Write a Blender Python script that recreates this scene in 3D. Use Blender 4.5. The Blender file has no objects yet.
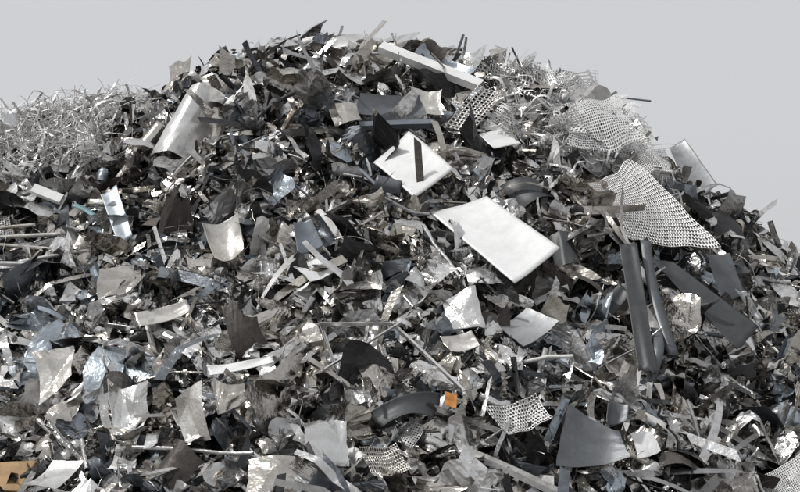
import bpy, math, numpy as np
from mathutils import Vector
rng=np.random.RandomState(31)
# ---------- heap surface ----------
CX=np.array([-14,-11,-8,-5,-4.25,-3.45,-3.35,-2.6,-2,-1.25,-.6,0,.6,1.25,1.75,2.4,3,3.5,4,4.5,5,6.5,9,12])
CZ=np.array([0,2.6,4.6,5.0,5.25,5.28,5.4,5.72,6.02,6.18,6.16,6.04,5.84,5.58,5.5,5.32,4.85,4.5,4.1,3.7,3.45,2.9,1.6,0])
br=np.random.RandomState(3)
BX=br.uniform(-9,9,260);BY=br.uniform(-8,5,260);BR=br.uniform(.22,.7,260);BA=br.uniform(-.22,.22,260)*(BR/.5)
def H(x,y):
    x=np.asarray(x,float);y=np.asarray(y,float)
    c=np.interp(x,CX,CZ)
    h=c-.9*(np.sqrt(y*y+1.44)-1.2)
    b=np.zeros_like(h)
    for i in range(260):
        b+=BA[i]*np.exp(-((x-BX[i])**2+(y-BY[i])**2)/(2*BR[i]**2))
    fade=np.clip((-y)/1.2,0.25,1)
    return np.maximum(h+b*fade,-.3)
def ysolve(x,z):
    y=np.arange(-8,0,.01);k=np.where(H(np.full_like(y,x),y)>=z)[0]
    return y[k[0]] if len(k) else -.1
# ---------- material ----------
def nodes(mat):
    mat.use_nodes=True;nt=mat.node_tree;return nt,nt.nodes['Principled BSDF']
def metal_nodes(mat,col=None,met=None,rough=None,dirt=.6,lo=(.45,.42,.385,1),sc=9,bump=.3,bs=16):
    nt,pb=nodes(mat);N=nt.nodes.new;Lk=nt.links.new
    tc=N('ShaderNodeTexCoord')
    nz=N('ShaderNodeTexNoise');nz.inputs['Scale'].default_value=sc;nz.inputs['Detail'].default_value=8;nz.inputs['Roughness'].default_value=.72
    Lk(tc.outputs['Object'],nz.inputs['Vector'])
    rp=N('ShaderNodeValToRGB');e=rp.color_ramp.elements
    e[0].position=.35;e[0].color=lo;e[1].position=.58;e[1].color=(1,1,1,1)
    Lk(nz.outputs[0],rp.inputs[0])
    mx=N('ShaderNodeMix');mx.data_type='RGBA';mx.blend_type='MULTIPLY';mx.inputs[0].default_value=dirt
    Lk(rp.outputs[0],mx.inputs[7]);Lk(mx.outputs[2],pb.inputs['Base Color'])
    ad=N('ShaderNodeMath');ad.operation='MULTIPLY_ADD';ad.inputs[1].default_value=.22
    Lk(nz.outputs[0],ad.inputs[0]);Lk(ad.outputs[0],pb.inputs['Roughness'])
    if col is None:
        a=N('ShaderNodeAttribute');a.attribute_name='Col';b=N('ShaderNodeAttribute');b.attribute_name='Prm'
        sx=N('ShaderNodeSeparateColor');Lk(b.outputs['Color'],sx.inputs[0]);Lk(a.outputs['Color'],mx.inputs[6])
        Lk(sx.outputs[0],pb.inputs['Metallic']);Lk(sx.outputs[1],ad.inputs[2])
    else:
        mx.inputs[6].default_value=(*col,1);pb.inputs['Metallic'].default_value=met;ad.inputs[2].default_value=rough-.1
    if bump:
        n2=N('ShaderNodeTexNoise');n2.inputs['Scale'].default_value=bs;n2.inputs['Detail'].default_value=3
        Lk(tc.outputs['Object'],n2.inputs['Vector'])
        bp=N('ShaderNodeBump');bp.inputs['Strength'].default_value=bump;bp.inputs['Distance'].default_value=.02
        Lk(n2.outputs[0],bp.inputs['Height']);Lk(bp.outputs[0],pb.inputs['Normal'])
mat=bpy.data.materials.new('scrap_metal');metal_nodes(mat,dirt=.6,bump=.5,bs=18)
MC={}
def mtl(key):
    if key in MC: return MC[key]
    D={'white':((.74,.745,.745),.15,.42,.22),'silver':((.74,.74,.73),.9,.22,.4),'light':((.68,.68,.675),.65,.3,.5),
       'cream':((.67,.655,.62),.65,.27,.55),'beige':((.62,.595,.55),.95,.18,.6),'grey':((.34,.35,.36),.5,.4,.5),
       'dark':((.055,.058,.062),.2,.48,.5),'mid':((.12,.13,.14),.3,.42,.5),'blue':((.46,.52,.58),.3,.4,.6),
       'bluegrey':((.17,.195,.225),.4,.42,.55),'teal':((.20,.34,.38),.2,.5,.5),'orange':((.55,.22,.04),0,.5,.6),
       'wood':((.36,.23,.11),0,.65,.6)}[key]
    m=bpy.data.materials.new('metal_'+key);metal_nodes(m,D[0],D[1],D[2],D[3],sc=5,bump=.25 if key in('silver','beige','cream') else (0 if key=='white' else .03));MC[key]=m;return m
def mkobj(name,V,F,m,smooth=True,thick=.006):
    me=bpy.data.meshes.new(name);V=np.asarray(V,float);c=V.mean(0)
    me.from_pydata((V-c).tolist(),[],[tuple(int(i) for i in f) for f in F]);me.materials.append(m)
    me.polygons.foreach_set('use_smooth',[smooth]*len(F));me.update()
    o=bpy.data.objects.new(name,me);bpy.context.collection.objects.link(o);o.location=c
    if thick:
        s=o.modifiers.new('sheet','SOLIDIFY');s.thickness=thick;s.offset=0
    return o
def gridfaces(nu,nv,closed=False):
    F=[]
    for i in range(nu-1):
        for j in range(nv if closed else nv-1):
            k=(j+1)%nv
            F.append((i*nv+j,(i+1)*nv+j,(i+1)*nv+k,i*nv+k))
    return np.array(F)
HERO=[]
S2=(0,-.78,.62)
def frame(cx,cz,n,lift):
    n=np.array(n,float);n/=np.linalg.norm(n)
    c=np.array([cx,ysolve(cx,cz),cz])+n*lift;c[0]=cx;c[2]=cz
    if lift: c[1]-=lift*.5
    return c,n
def onplane(c,n,dx,dz):
    return np.array([c[0]+dx,c[1]-(n[0]*dx+n[2]*dz)/n[1],c[2]+dz])
def cells(cu,cv,kind):
    V=[];F=[]
    for i in range(cu):
        for j in range(cv):
            b=len(V);m=8 if kind=='round' else 4
            if kind=='round':
                out=[(.5,0),(.5,.5),(0,.5),(-.5,.5),(-.5,0),(-.5,-.5),(0,-.5),(.5,-.5)]
                inn=[(.35*math.cos(k*math.pi/4),.35*math.sin(k*math.pi/4)) for k in range(8)]
            else:
                out=[(.5,.5),(-.5,.5),(-.5,-.5),(.5,-.5)];inn=[(a*.66,c*.66) for a,c in out]
            for a,c in out+inn: V.append(((i+.5+a)/cu-.5,(j+.5+c)/cv-.5))
            for k in range(m): F.append((b+k,b+(k+1)%m,b+m+(k+1)%m,b+m+k))
    return np.array(V),np.array(F)
def panel(name,cx,cz,k,pts,m,n=S2,lift=.16,bend=(0,0),wob=.01,crease=0,perf=None,thick=.006,nres=22,seed=0,block=True,edge=.006,pad=None):
    r=np.random.RandomState(seed+int(abs(cx*100))+int(cz*10))
    c,n=frame(cx/100,cz/100,n,lift);cr=[onplane(c,n,a*k/100,b*k/100) for a,b in pts]
    if perf: UV,F=cells(*perf);UV=UV+.5
    else:
        if crease: nres=34
        u,v=np.meshgrid(np.linspace(0,1,nres),np.linspace(0,1,nres),indexing='ij');UV=np.stack([u.ravel(),v.ravel()],-1);F=gridfaces(nres,nres)
    u,v=UV[:,:1],UV[:,1:]
    eu=u+edge*np.sin(v*7+r.rand()*6)*(1-2*u)+edge*np.sin(v*17+r.rand()*6)*(1-2*u)
    ev=v+edge*np.sin(u*6+r.rand()*6)*(1-2*v)+edge*np.sin(u*15+r.rand()*6)*(1-2*v)
    V=(1-eu)*(1-ev)*cr[0]+eu*(1-ev)*cr[1]+eu*ev*cr[2]+(1-eu)*ev*cr[3]
    sz=np.linalg.norm(cr[0]-cr[2])
    h=bend[0]*((2*u-1)**2)+bend[1]*((2*v-1)**2)
    for i in range(3):
        a=r.normal(0,1,2);h=h+wob/3*np.sin(2.5*(a[0]*u+a[1]*v)*2+r.rand()*6)
    if crease:
        for i in range(20):
            th=r.rand()*6.28;d=np.abs(np.cos(th)*(u-r.rand())+np.sin(th)*(v-r.rand()))
            h=h+crease*sz*r.uniform(-1,1)*d;V=V+(crease*.35*r.normal(0,1,3)*sz*(d-.3))
        h=h-h.mean()
        V=V+r.normal(0,1,V.shape)*crease*sz*.006
    V=V+n*h*1.0
    if block:
        pl=np.array([[p[0],p[2]] for p in cr]);pc=pl.mean(0);HERO.append((c,n,pc+(pl-pc)*1.12,pad or .16+.25*sz))
    return mkobj(name,V,F,m,smooth=not crease,thick=thick)
SEC={'flat':([(-1,0),(1,0)],False),'L':([(-1,1),(-1,-1),(1,-1)],False),'U':([(-1,-.8),(-1,.8),(1,.8),(1,-.8)],False),
 'box':([(-1,.7),(-1,-.7),(1,-.7),(1,.7)],True),'tube':([(math.cos(i*math.pi/6),math.sin(i*math.pi/6)) for i in range(12)],True)}
def bar(name,cx,cz,k,path,rad,m,sec='flat',n=S2,lift=.18,seg=6,thick=.004,twist=0):
    c,n=frame(cx/100,cz/100,n,lift);pts=[onplane(c,n,p[0]*k/100,p[1]*k/100)+n*(p[2] if len(p)>2 else 0) for p in path]
    P=[]
    m_=len(pts)
    for i in range(m_-1):
        p0=pts[max(i-1,0)];p1=pts[i];p2=pts[i+1];p3=pts[min(i+2,m_-1)]
        for s in range(seg):
            t=s/seg;P.append(.5*((2*p1)+(p2-p0)*t+(2*p0-5*p1+4*p2-p3)*t*t+(3*p1-p0-3*p2+p3)*t**3))
    P.append(pts[-1]);P=np.array(P);T=np.gradient(P,axis=0);T/=np.linalg.norm(T,axis=1,keepdims=True)
    sc,cl=SEC[sec];V=[]
    for i,(p,t) in enumerate(zip(P,T)):
        b=np.cross(n,t);b/=np.linalg.norm(b);q=np.cross(t,b);a=twist*i/len(P);b,q=b*math.cos(a)+q*math.sin(a),q*math.cos(a)-b*math.sin(a)
        for s in sc: V.append(p+b*s[0]*rad+q*s[1]*rad)
    return mkobj(name,V,gridfaces(len(P),len(sc),cl),m,smooth=sec in('flat','tube'),thick=thick)
P_=panel
# ---------- individual pieces ----------
P_('sheet_metal_panel',95,342,1.03,[(-62,29),(-4,46),(62,-12),(16,-48)],mtl('white'),(-.12,-.68,.72),.34,bend=(.02,.0),wob=.006,thick=.012,edge=.001,pad=.7)
P_('sheet_metal_panel',13,428,1.12,[(-3,37),(38,-6),(1,-36),(-37,3)],mtl('white'),(-.15,-.72,.68),.34,bend=(-.02,.01),wob=.004,thick=.012,edge=.001,pad=.7)
P_('crushed_metal_duct',-234,484,1.17,[(0,40),(29,36),(4,-42),(-30,-36)],mtl('light'),(-.2,-.9,.35),.36,bend=(-.13,.0),crease=.07,thick=.008)
bar('metal_beam',33,562,1.2,[(-46,24),(0,2),(50,-22)],.06,mtl('white'),'U',(0,-.75,.66),.28,thick=.008)
P_('sheet_metal_panel',-47,612,1.22,[(-37,0),(3,12),(40,4),(-12,-12)],mtl('light'),(0,-.6,.75),.34,bend=(-.06,.02))
P_('sheet_metal_panel',359,455,1.18,[(-22,26),(-5,36),(22,-17),(-8,-36)],mtl('grey'),(-.1,-.8,.5),.36,bend=(.03,0))
P_('metal_channel',232,273,.98,[(-9,66),(9,66),(10,-68),(-8,-66)],mtl('dark'),(.0,-.75,.66),.44,bend=(0,.01),thick=.012)
bar('metal_strip',259,283,.98,[(-6,62),(-6,10),(4,-60)],.055,mtl('mid'),'flat',(0.2,-.75,.66),.46,thick=.01)
bar('metal_strip',248,225,.96,[(2,30,-.05),(-2,0,.05),(-12,-24,-.08)],.05,mtl('mid'),'flat',(0.1,-.75,.66),.4,thick=.01)
P_('sheet_metal_panel',310,280,.99,[(-54,50),(-26,42),(52,-28),(24,-52)],mtl('dark'),(.1,-.75,.66),.4,bend=(.03,0),thick=.01,edge=.003)
P_('sheet_metal_panel',344,310,1.05,[(-16,22),(9,24),(19,-20),(-7,-27)],mtl('mid'),(.2,-.85,.5),.36,bend=(.02,0))
P_('sheet_metal_panel',372,316,1.05,[(-14,12),(4,16),(14,2),(-4,-12)],mtl('dark'),(.1,-.85,.5),.26,bend=(.03,0))
P_('sheet_metal_panel',330,290,1.05,[(20,4),(30,2),(44,-28),(34,-24)],mtl('grey'),(.1,-.85,.5),.26,bend=(.03,0))
P_('perforated_metal_sheet',266,386,1.1,[(-58,22),(-10,54),(62,-42),(-24,-32)],mtl('light'),(.0,-.75,.66),.34,bend=(.05,-.05),wob=.04,perf=(32,25,'round'),thick=.003,edge=.012)
P_('sheet_metal_panel',-299,373,1.07,[(-19,22),(-4,32),(19,-21),(6,-30)],mtl('blue'),(-.1,-.8,.55),.24,bend=(.01,0),wob=.01)
bar('angle_iron',-36,252,.98,[(-38,0),(38,0)],.018,mtl('light'),'L',lift=.36)
bar('angle_iron',-36,252,.98,[(-36,-2),(-16,-54)],.014,mtl('grey'),'L',lift=.34)
bar('angle_iron',-36,250,.98,[(-34,-42,0),(38,2,.02)],.013,mtl('light'),'L',lift=.38)
bar('angle_iron',23,223,.96,[(-32,32),(34,-32)],.02,mtl('light'),'L',lift=.36)
bar('angle_iron',0,233,.96,[(-38,-34),(-30,25)],.012,mtl('cream'),'L',lift=.28)
P_('sheet_metal_panel',166,143,.94,[(-18,36),(22,12),(32,-12),(-34,-22)],mtl('mid'),(-.1,-.8,.5),.34,bend=(.06,.03),crease=.03)
P_('sheet_metal_panel',190,160,.94,[(-8,24),(12,18),(8,2),(-12,0)],mtl('mid'),(.3,-.9,.4),.34,bend=(.06,.0))
P_('sheet_metal_panel',-83,307,1.03,[(-22,4),(6,12),(22,-2),(0,-15)],mtl('white'),(0,-.55,.85),.24,bend=(.02,0),crease=.02)
P_('sheet_metal_panel',122,250,.99,[(-28,0),(0,19),(30,4),(-6,-21)],mtl('grey'),(-.05,-.7,.7),.28,bend=(.03,0),crease=.01)
P_('painted_metal_scrap',44,183,.95,[(-6,8),(6,5),(5,-8),(-6,-4)],mtl('orange'),(0,-1,.3),.28,crease=.03)
P_('wooden_board',-346,116,.92,[(-26,12),(28,14),(20,-13),(-26,-11)],mtl('wood'),(0,-.6,.8),.34,thick=.02)
P_('perforated_metal_sheet',356,109,.92,[(-36,-2),(22,26),(38,-12),(-20,-32)],mtl('light'),(0,-.75,.7),.28,bend=(.03,0),perf=(30,20,'round'),thick=.003)
bar('metal_rod',275,547,1.2,[(-38,4),(28,-4)],.012,mtl('bluegrey'),'tube',(0,-1,.3),.3,thick=0)
bar('metal_strip',-4,478,1.17,[(-36,-1),(0,1),(34,2)],.04,mtl('bluegrey'),'U',(0,-.7,.7),.24)
P_('sheet_metal_panel',-11,504,1.18,[(-28,12),(28,8),(34,-13),(-34,-12)],mtl('mid'),(0,-.9,.4),.26,bend=(.03,.02),crease=.015)
P_('sheet_metal_panel',-171,336,1.06,[(-22,12),(10,24),(20,-14),(-6,-24)],mtl('cream'),(.0,-.8,.55),.28,bend=(.1,.03),crease=.02)
P_('sheet_metal_panel',-90,337,1.05,[(-13,14),(3,18),(16,-8),(-8,-18)],mtl('bluegrey'),(0,-.9,.4),.28,bend=(.03,0))
P_('metal_strip',-222,260,1.0,[(-27,0),(20,13),(27,2),(-20,-14)],mtl('cream'),(0,-.7,.7),.28,bend=(.03,.02))
P_('metal_strip',-140,212,.98,[(-30,-1),(27,8),(30,2),(-26,-10)],mtl('white'),(0,-.7,.7),.28,bend=(.02,.01))
P_('perforated_metal_sheet',105,165,.95,[(-34,6),(14,18),(28,-4),(-12,-18)],mtl('light'),(0,-.8,.55),.24,bend=(.08,.05),wob=.04,perf=(18,9,'round'),thick=.003)
P_('perforated_metal_sheet',-11,130,.93,[(-24,10),(8,14),(22,-8),(-10,-16)],mtl('cream'),(0,-.8,.55),.2,bend=(.06,.05),wob=.04,perf=(16,9,'round'),thick=.003)
P_('sheet_metal_panel',110,466,1.15,[(-20,6),(2,12),(20,-5),(-6,-11)],mtl('white'),(0,-.65,.75),.24)
P_('crumpled_metal_sheet',-321,210,1.0,[(-28,16),(10,26),(28,-14),(-6,-30)],mtl('cream'),S2,.3,crease=.12)
P_('crumpled_metal_sheet',-93,120,.93,[(-40,7),(32,15),(36,-13),(-30,-18)],mtl('beige'),S2,.28,crease=.11)
P_('crumpled_metal_sheet',-177,172,.95,[(-17,18),(8,24),(18,-18),(-7,-24)],mtl('cream'),(0,-.9,.4),.28,crease=.13)
P_('crumpled_metal_sheet',-150,185,.95,[(-14,18),(12,14),(18,-14),(-10,-20)],mtl('beige'),(.3,-.8,.5),.24,crease=.13)
P_('crumpled_metal_sheet',-280,300,1.0,[(-22,10),(14,20),(20,-10),(-10,-18)],mtl('beige'),S2,.24,crease=.13)
P_('crumpled_metal_sheet',60,265,1.0,[(-22,14),(14,16),(20,-12),(-12,-18)],mtl('silver'),S2,.22,crease=.13)
P_('crumpled_metal_sheet',-120,540,1.15,[(-20,12),(14,16),(20,-12),(-12,-14)],mtl('beige'),S2,.22,crease=.13)
P_('crumpled_metal_sheet',-60,150,.94,[(-24,12),(14,18),(22,-12),(-14,-18)],mtl('silver'),S2,.24,crease=.14)
P_('crumpled_metal_sheet',-240,175,.96,[(-20,14),(16,18),(22,-14),(-14,-20)],mtl('silver'),S2,.24,crease=.14)
P_('crumpled_metal_sheet',-210,540,1.18,[(-20,12),(14,14),(20,-12),(-12,-12)],mtl('cream'),S2,.24,crease=.12)
P_('crumpled_metal_sheet',30,510,1.15,[(-16,12),(12,14),(16,-10),(-12,-14)],mtl('cream'),S2,.2,crease=.12)
P_('punched_lattice_sheet',86,502,1.17,[(3,27),(30,23),(-4,-25),(-30,-17)],mtl('cream'),S2,.22,bend=(.03,0),wob=.04,perf=(7,14,'sq'),thick=.004,edge=.012)
P_('punched_lattice_sheet',103,564,1.2,[(-24,12),(24,8),(18,-12),(-16,-6)],mtl('cream'),(0,-.8,.6),.2,bend=(.03,0),perf=(12,5,'sq'),thick=.004)
bar('metal_tube',-384,402,1.1,[(-15,6),(15,-6)],.05,mtl('white'),'box',(0,-.9,.4),.26)
bar('metal_strip',-335,379,1.08,[(-14,8),(0,2),(14,-8)],.03,mtl('teal'),'flat',S2,.24)
bar('metal_pipe',-278,468,1.16,[(-12,-16),(10,14)],.085,mtl('beige'),'tube',(0,-1,.3),.24)
P_('sheet_metal_panel',214,276,1.0,[(-12,8),(6,18),(16,8),(-10,-18)],mtl('dark'),S2,.2,bend=(.03,0))
bar('metal_can',-13,400,1.1,[(-11,3),(12,-3)],.085,mtl('mid'),'tube',(0,-1,.3),.2)
bar('metal_strip',290,520,1.2,[(-22,20),(0,4),(18,-22)],.06,mtl('white'),'U',(0,-.8,.5),.2)
P_('sheet_metal_panel',-296,120,.92,[(-24,-12),(-2,14),(26,10),(8,-16)],mtl('light'),(0,-.6,.8),.28,bend=(.03,0),crease=.03)
P_('sheet_metal_panel',56,233,.97,[(-20,4),(10,10),(20,-4),(-10,-10)],mtl('cream'),(0,-.7,.7),.2,bend=(.03,.02))
P_('sheet_metal_panel',4,181,.95,[(-32,-4),(34,14),(26,-8),(-20,-16)],mtl('dark'),(0,-.7,.7),.3,bend=(-.1,.03))
P_('crumpled_metal_sheet',217,145,.93,[(-14,8),(8,12),(13,-8),(-8,-12)],mtl('white'),S2,.26,crease=.05)
P_('sheet_metal_panel',135,400,1.1,[(-24,12),(12,18),(26,-2),(-4,-14)],mtl('dark'),S2,.2,bend=(-.08,.0),crease=.02)
P_('sheet_metal_panel',165,334,1.05,[(-12,14),(10,20),(20,-14),(-6,-20)],mtl('dark'),S2,.18,bend=(-.08,.0),crease=.02)
P_('sheet_metal_panel',-61,489,1.17,[(-16,8),(10,14),(18,-6),(-8,-14)],mtl('beige'),S2,.24,bend=(-.06,.02),crease=.05)
P_('punched_lattice_sheet',224,484,1.18,[(-40,20),(20,34),(38,-16),(-28,-26)],mtl('white'),(0,-.75,.66),.32,bend=(.04,-.03),wob=.1,perf=(30,20,'sq'),thick=.003,block=False,edge=.03)
P_('punched_lattice_sheet',262,452,1.13,[(-30,24),(12,30),(36,-20),(-16,-26)],mtl('light'),(.0,-.75,.66),.34,bend=(.04,.05),wob=.1,perf=(30,24,'round'),thick=.003,block=False,edge=.03)
for i,(x,z,l) in enumerate([(-405,339,40),(-420,320,46),(-395,352,34),(-430,362,40),(-360,330,36)]):
    bar('metal_tube',x,z,1,[(-l,4-3*i),(0,1.5-i*.5),(l,-2+2*i)],.02,mtl(['beige','light','cream'][i%3]),'tube',S2,.2)
# ---------- mass accumulation ----------
class Acc:
    def __init__(s): s.V=[];s.F=[];s.C=[];s.P=[];s.S=[];s.n=0
    def add(s,V,F,C,P,smooth):
        N,n,_=V.shape
        s.V.append(V.reshape(-1,3))
        s.F.append((F[None]+ (np.arange(N)*n)[:,None,None]+s.n).reshape(-1,4))
        s.C.append(np.repeat(C,n,0));s.P.append(np.repeat(P,n,0))
        s.S.append(np.full(N*len(F),smooth));s.n+=N*n
    def build(s,name,mat):
        V=np.concatenate(s.V);F=np.concatenate(s.F);C=np.concatenate(s.C);P=np.concatenate(s.P);S=np.concatenate(s.S)
        me=bpy.data.meshes.new(name)
        me.vertices.add(len(V));me.vertices.foreach_set('co',V.astype(np.float32).ravel())
        me.loops.add(F.size);me.loops.foreach_set('vertex_index',F.astype(np.int32).ravel())
        me.polygons.add(len(F));me.polygons.foreach_set('loop_start',np.arange(0,F.size,4,dtype=np.int32))
        me.update(calc_edges=True)
        me.polygons.foreach_set('use_smooth',S.astype(bool))
        for nm,A in (('Col',C),('Prm',P)):
            a=me.attributes.new(nm,'FLOAT_COLOR','POINT')
            a.data.foreach_set('color',np.concatenate([A,np.ones((len(A),1))],1).astype(np.float32).ravel())
        me.materials.append(mat)
        o=bpy.data.objects.new(name,me);bpy.context.collection.objects.link(o);return o
def rot(P,c,a,ang):
    Q=P-c;co=np.cos(ang)[...,None];si=np.sin(ang)[...,None]
    return c+Q*co+np.cross(np.broadcast_to(a,Q.shape),Q)*si+a*np.sum(Q*a,-1,keepdims=True)*(1-co)
def deform(P,Lx,nf,amax,spread=3.14,w=.02,curl=0,twist=0,jit=0,crumple=0):
    N=len(P)
    if crumple:
        for i in range(9):
            th=rng.uniform(0,6.28,N)[:,None];o=rng.uniform(-.4,.4,N)[:,None]*Lx[:,None]
            d=np.abs(P[...,0]*np.cos(th)+P[...,1]*np.sin(th)-o)
            P=P.copy();P[...,2]+=rng.uniform(-crumple,crumple,N)[:,None]*d
            P[...,0]+=rng.uniform(-crumple,crumple,N)[:,None]*.28*d;P[...,1]+=rng.uniform(-crumple,crumple,N)[:,None]*.28*d
        P[...,2]-=P[...,2].mean(1,keepdims=True)
    if twist:
        t=rng.normal(0,twist,N)[:,None]*P[...,0]/Lx[:,None]
        P=rot(P,np.zeros((N,1,3)),np.array([[[1.,0,0]]]),t)
    if curl:
        k=rng.normal(0,curl,N)/Lx;k=np.where(abs(k)<.05,.05,k)[:,None]
        x,z=P[...,0],P[...,2];r=1/k
        P=np.stack([np.sin(k*x)*(r-z),P[...,1],r-np.cos(k*x)*(r-z)],-1)
    for i in range(nf):
        th=rng.uniform(-spread,spread,N)+np.where(rng.rand(N)<.5,0,math.pi)
        n=np.stack([np.cos(th),np.sin(th),0*th],-1)[:,None]
        a=np.stack([-np.sin(th),np.cos(th),0*th],-1)[:,None]
        c=n*(rng.uniform(-.35,.35,N)*Lx*abs(np.cos(th)))[:,None,None]
        d=np.sum((P-c)*n,-1)
        s=np.clip(d/w,0,1)
        P=rot(P,c,a,s*rng.uniform(-amax,amax,N)[:,None])
    if jit: P=P+rng.normal(0,1,P.shape)*jit*np.minimum(Lx,.4)[:,None,None]
    return P
def normal_at(x,y,e=.08):
    gx=(H(x+e,y)-H(x-e,y))/(2*e);gy=(H(x,y+e)-H(x,y-e))/(2*e)
    n=np.stack([-gx,-gy,np.ones_like(gx)],-1);return n/np.linalg.norm(n,axis=-1,keepdims=True)
def orient(P,pos,nrm,wild,flow=0):
    N=len(P)
    P=P-P.mean(1,keepdims=True)
    crest=pos[:,1]>-.8
    wl=np.where(crest,wild*.45,wild)[:,None]
    n=nrm+rng.normal(0,1,(N,3))*wl;n/=np.linalg.norm(n,axis=1,keepdims=True)
    t=rng.normal(0,1,(N,3))+np.array([1,0,-.25])*flow;t-=n*np.sum(t*n,1,keepdims=True);t/=np.linalg.norm(t,axis=1,keepdims=True)
    b=np.cross(n,t)
    P=P*np.stack([np.ones(N),np.ones(N),np.where(crest,.6,1)],-1)[:,None]
    return pos[:,None]+P[...,0:1]*t[:,None]+P[...,1:2]*b[:,None]+P[...,2:3]*n[:,None]
PAL_A=np.array([# r g b met rough weight
 (.79,.785,.775,1,.08,28),(.78,.78,.78,.95,.19,17),(.66,.63,.585,1,.11,17),(.42,.42,.425,.95,.22,11),
 (.045,.045,.048,.4,.34,12.5),(.78,.78,.77,0,.35,5),(.46,.52,.58,.65,.22,4),(.105,.093,.084,.4,.4,5),
 (.52,.495,.445,1,.17,9),(.17,.19,.215,.5,.3,4)])
PAL_W=np.array([(.84,.84,.84,.2,.35,7),(.78,.78,.78,.7,.25,4),(.4,.4,.4,.8,.3,.8)])
PAL=PAL_A
def cols(N,x):
    w=PAL[:,5]/PAL[:,5].sum()
    k=rng.choice(len(PAL),N,p=w);C=PAL[k,:3]*rng.uniform(.75,1.1,(N,1))
    return C, np.stack([PAL[k,3],np.clip(PAL[k,4]+rng.normal(0,.06,N),.01,.9),rng.rand(N)],-1)
def inpoly(x,z,poly):
    ins=np.zeros(len(x),bool);j=len(poly)-1
    for i in range(len(poly)):
        xi,zi=poly[i];xj,zj=poly[j]
        ins^=((zi>z)!=(zj>z))&(x<(xj-xi)*(z-zi)/(zj-zi+1e-9)+xi);j=i
    return ins
def place(N,region,lo,hi):
    x=rng.uniform(region[0],region[1],N);y=rng.uniform(region[2],region[3],N)
    n=normal_at(x,y);h=H(x,y);ok=h>-.1
    x,y,n,h=x[ok],y[ok],n[ok],h[ok]
    p=np.stack([x,y,h],-1)+n*rng.uniform(lo,hi,len(x))[:,None]
    keep=np.ones(len(p),bool)
    for c,hn,poly,pad in HERO:
        d=(p-c)@hn
        keep&=~(inpoly(p[:,0],p[:,2],poly)&(d>-pad)&(d<1.5))
    return p[keep],n[keep]
def lens(N,a,b): return np.exp(rng.uniform(math.log(a),math.log(b),N))
def sheets(acc,N,reg,la,lb,asp,nu=7,nv=6,nf=3,am=1.6,curl=.8,jit=.012,wild=.6,lo=-.3,hi=.1,smooth=False,w=.02,spread=3.14,twist=.3,crumple=0,flow=0):
    pos,n=place(N,reg,lo,hi);N=len(pos)
    Lx=lens(N,la,lb);Ly=Lx*rng.uniform(asp[0],asp[1],N)
    u,v=np.meshgrid(np.linspace(-.5,.5,nu),np.linspace(-.5,.5,nv),indexing='ij');u=u.ravel();v=v.ravel()
    tp=rng.uniform(-.6,.6,(N,1));sk=rng.uniform(-.4,.4,(N,1));cv=rng.uniform(-.3,.3,(N,1))*(1 if nv>3 else .2);ph=rng.uniform(0,6,(N,1))
    X=Lx[:,None]*(u+cv*.3*v+.03*np.sin(9*v+ph)*np.sign(u))
    Y=Ly[:,None]*(v*(1+tp*u+.08*np.sin(8*u+ph)*(nv>3))+sk*u*.5+cv*u*u*(nv>3))
    P=np.stack([X,Y,0*X],-1)
    P=deform(P,Lx,nf,am,spread,w,curl,twist,jit,crumple)
    C,Q=cols(N,pos[:,0]);acc.add(orient(P,pos,n,wild,flow),gridfaces(nu,nv),C,Q,smooth)
def sweeps(acc,N,reg,la,lb,ra,rb,sec,closed,nu=8,nf=1,am=.6,curl=.25,jit=0,wild=.35,lo=-.15,hi=.12,smooth=True,twist=.2,flow=.8):
    pos,n=place(N,reg,lo,hi);N=len(pos)
    Lx=lens(N,la,lb);R=lens(N,ra,rb);sec=np.array(sec,float);m=len(sec)
    u=np.linspace(-.5,.5,nu)
    X=Lx[:,None,None]*u[None,:,None]+np.zeros((N,nu,m))
    Y=R[:,None,None]*sec[None,None,:,0]+0*X;Z=R[:,None,None]*sec[None,None,:,1]+0*X
    P=np.stack([X,Y,Z],-1).reshape(N,nu*m,3)
    P=deform(P,Lx,nf,am,.3,.04,curl,twist,jit)
    C,Q=cols(N,pos[:,0]);acc.add(orient(P,pos,n,wild,flow),gridfaces(nu,m,closed),C,Q,smooth)
def perfs(acc,N,reg,la,lb,cu,cv,kind,nf=2,am=1.2,wild=.4,lo=-.05,hi=.12,crumple=0,keepcol=False):
    pos,n=place(N,reg,lo,hi);N=len(pos);Lx=lens(N,la,lb);Ly=Lx*cv/cu
    UV,F=cells(cu,cv,kind)
    P=np.stack([Lx[:,None]*UV[:,0],Ly[:,None]*UV[:,1],0*Lx[:,None]*UV[:,0]],-1)
    P=deform(P,Lx,nf,am,3.14,.06,.8,.4,0,crumple)
    C,Q=cols(N,pos[:,0])
    if not keepcol: C=C*.3+.4
    acc.add(orient(P,pos,n,wild),F,C,Q,True)
acc=Acc()
reg=(-7.2,7.2,-7.6,1.0)
circ=[(math.cos(k*math.pi/4),math.sin(k*math.pi/4)) for k in range(8)]
Lsec=[(-1,1),(-1,-1),(1,-1)];Usec=[(-1,.8),(-1,-.8),(1,-.8),(1,.8)];Bsec=[(-1,.6),(-1,-.6),(1,-.6),(1,.6)]
sheets(acc,3200,reg,.2,.5,(.3,.9),nu=11,nv=10,nf=3,crumple=.6,jit=.006)
sheets(acc,2200,reg,.1,.25,(.3,.9),nu=6,nv=5,nf=2,crumple=.6)
sheets(acc,2800,reg,.05,.13,(.3,.9),nu=4,nv=4,nf=2,crumple=.3,lo=-.05,hi=.1)
sheets(acc,1900,reg,.3,.7,(.3,.8),nu=13,nv=10,nf=2,am=1.6,smooth=True,w=.1,curl=1.8,jit=.003,lo=-.3,hi=.05,crumple=.2)
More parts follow.
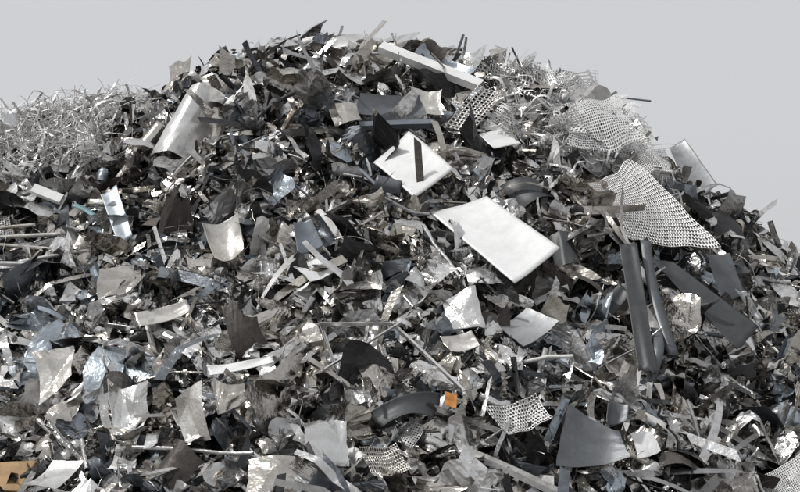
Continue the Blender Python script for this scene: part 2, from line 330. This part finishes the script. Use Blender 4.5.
sheets(acc,1800,reg,.35,.8,(.4,.9),nu=18,nv=15,nf=2,am=1.5,crumple=.6,jit=.005,lo=-.3,hi=.04)
sheets(acc,450,reg,.4,.9,(.35,.7),nu=14,nv=11,nf=1,am=1.0,curl=1.,jit=.003,smooth=True,lo=-.1,hi=.08,wild=.35,crumple=.12)
sheets(acc,3400,reg,.3,1.,(.04,.13),nu=14,nv=2,nf=2,am=1.0,curl=1.3,jit=0,smooth=True,spread=.4,twist=1.3,flow=.8)
sheets(acc,380,(-7.2,7.2,-7.6,-.9),.8,1.5,(.035,.08),nu=20,nv=2,nf=2,am=.7,curl=.9,jit=0,smooth=True,spread=.4,twist=1.,flow=.6,lo=0,hi=.12,wild=.25)
sheets(acc,2600,reg,.2,.6,(.06,.16),nu=12,nv=2,nf=1,am=1.5,curl=2.8,jit=0,smooth=True,spread=.4,twist=2)
sweeps(acc,800,reg,.3,1.1,.01,.028,circ,True)
sweeps(acc,450,reg,.14,.4,.04,.1,circ,True,nf=2,jit=.03)
sweeps(acc,800,reg,.3,1.1,.012,.035,Lsec,False,smooth=False)
sweeps(acc,650,reg,.3,1.1,.012,.04,Usec,False,smooth=False)
sweeps(acc,300,reg,.3,1.,.012,.03,Bsec,True,smooth=False)
sweeps(acc,1800,reg,.2,.8,.002,.005,[(-1,-.7),(1,-.7),(0,1)],True,nu=12,nf=2,curl=2,twist=2,wild=.6,lo=-.1,hi=.14)
perfs(acc,35,reg,.25,.45,16,10,'round',crumple=.15);perfs(acc,25,reg,.25,.5,10,4,'sq',crumple=.15)
sheets(acc,3500,(-12,12,1.0,8),.25,.7,(.3,.9))
pile=acc.build('scrap_metal_pile',mat)
# tangles of bright offcut strip, lattice and wire
PAL=PAL_W;HERO=HERO[:2]+[h for h in HERO if abs(h[0][0]-2.66)<.02 and abs(h[0][2]-3.86)<.02]
tri=[(-1,-.5),(1,-.5),(0,.7)]
def tangle(regs,N,hi,nets):
    A=Acc()
    for rg in regs:
        sweeps(A,N,rg,.25,.7,.003,.006,tri,True,nu=16,nf=1,curl=2.4,twist=1.5,wild=.6,lo=0,hi=hi,flow=.3)
        sheets(A,N//2,rg,.25,.7,(.03,.07),nu=14,nv=2,nf=1,am=1.,curl=2.,jit=0,wild=.7,lo=0,hi=hi,smooth=True,spread=.4,twist=1.5)
        sheets(A,N//9,rg,.15,.4,(.3,.8),nu=10,nv=9,nf=2,am=1.,curl=1.,crumple=.4,wild=.6,lo=0,hi=hi*.6)
        perfs(A,nets,rg,.35,.7,16,12,'sq',nf=3,am=1.3,wild=.6,lo=.02,hi=hi,crumple=.35,keepcol=True)
        perfs(A,nets//2,rg,.3,.6,22,14,'round',nf=3,am=1.3,wild=.5,lo=.02,hi=hi,crumple=.3,keepcol=True)
    return A.build('wire_tangle',mat)
tangle([(-5.8,-3.25,-2.0,-.2)],1700,.38,5)
tangle([(1.1,2.5,-2.2,-.5),(1.8,2.9,-2.4,-.6)],360,.22,26)
# heap core, coloured near black to paint deep shade into the gaps
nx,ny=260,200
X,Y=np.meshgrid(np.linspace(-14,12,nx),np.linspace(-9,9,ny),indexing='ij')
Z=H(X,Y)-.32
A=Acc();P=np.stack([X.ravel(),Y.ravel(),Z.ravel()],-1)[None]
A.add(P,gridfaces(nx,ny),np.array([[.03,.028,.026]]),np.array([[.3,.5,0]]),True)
core=A.build('gap_shade_core',mat);core.parent=pile
gm=bpy.data.materials.new('ground');nt,pb=nodes(gm);pb.inputs['Roughness'].default_value=.9
gz=nt.nodes.new('ShaderNodeTexNoise');gz.inputs['Scale'].default_value=300;gz.inputs['Detail'].default_value=8
gr=nt.nodes.new('ShaderNodeValToRGB');gr.color_ramp.elements[0].color=(.11,.105,.1,1);gr.color_ramp.elements[1].color=(.27,.26,.25,1)
nt.links.new(gz.outputs[0],gr.inputs[0]);nt.links.new(gr.outputs[0],pb.inputs['Base Color'])
bpy.ops.mesh.primitive_plane_add(size=4000);g=bpy.context.object;g.name='ground';g.data.materials.append(gm)
# world
w=bpy.data.worlds.new('World');bpy.context.scene.world=w;w.use_nodes=True;nt=w.node_tree
bg=nt.nodes['Background'];sk=nt.nodes.new('ShaderNodeTexSky');sk.sky_type='NISHITA';sk.sun_disc=False
el,az=math.radians(57),math.radians(255)
sk.sun_elevation=el;sk.sun_rotation=az;sk.dust_density=4
hs=nt.nodes.new('ShaderNodeHueSaturation');hs.inputs['Saturation'].default_value=.15
nt.links.new(sk.outputs[0],hs.inputs['Color'])
m=nt.nodes.new('ShaderNodeMix');m.data_type='RGBA';m.inputs[0].default_value=.75;m.inputs[7].default_value=(7.1,7.18,7.38,1)
nt.links.new(hs.outputs[0],m.inputs[6]);nt.links.new(m.outputs[2],bg.inputs[0]);bg.inputs[1].default_value=.1
sl=bpy.data.lights.new('sun','SUN');sl.energy=2.6;sl.angle=math.radians(4);sl.color=(1,.98,.95)
so=bpy.data.objects.new('sun',sl);bpy.context.collection.objects.link(so)
d=Vector((math.sin(az)*math.cos(el),math.cos(az)*math.cos(el),math.sin(el)))
so.rotation_euler=d.to_track_quat('Z','Y').to_euler()
c=bpy.data.cameras.new('camera');co=bpy.data.objects.new('camera',c);bpy.context.collection.objects.link(co)
co.location=(0,-20,2);co.rotation_euler=(math.radians(94.8),0,0);c.angle=2*math.atan(.25);c.clip_end=5000
bpy.context.scene.camera=co
vs=bpy.context.scene.view_settings;vs.view_transform='Standard';vs.look='None';vs.exposure=0
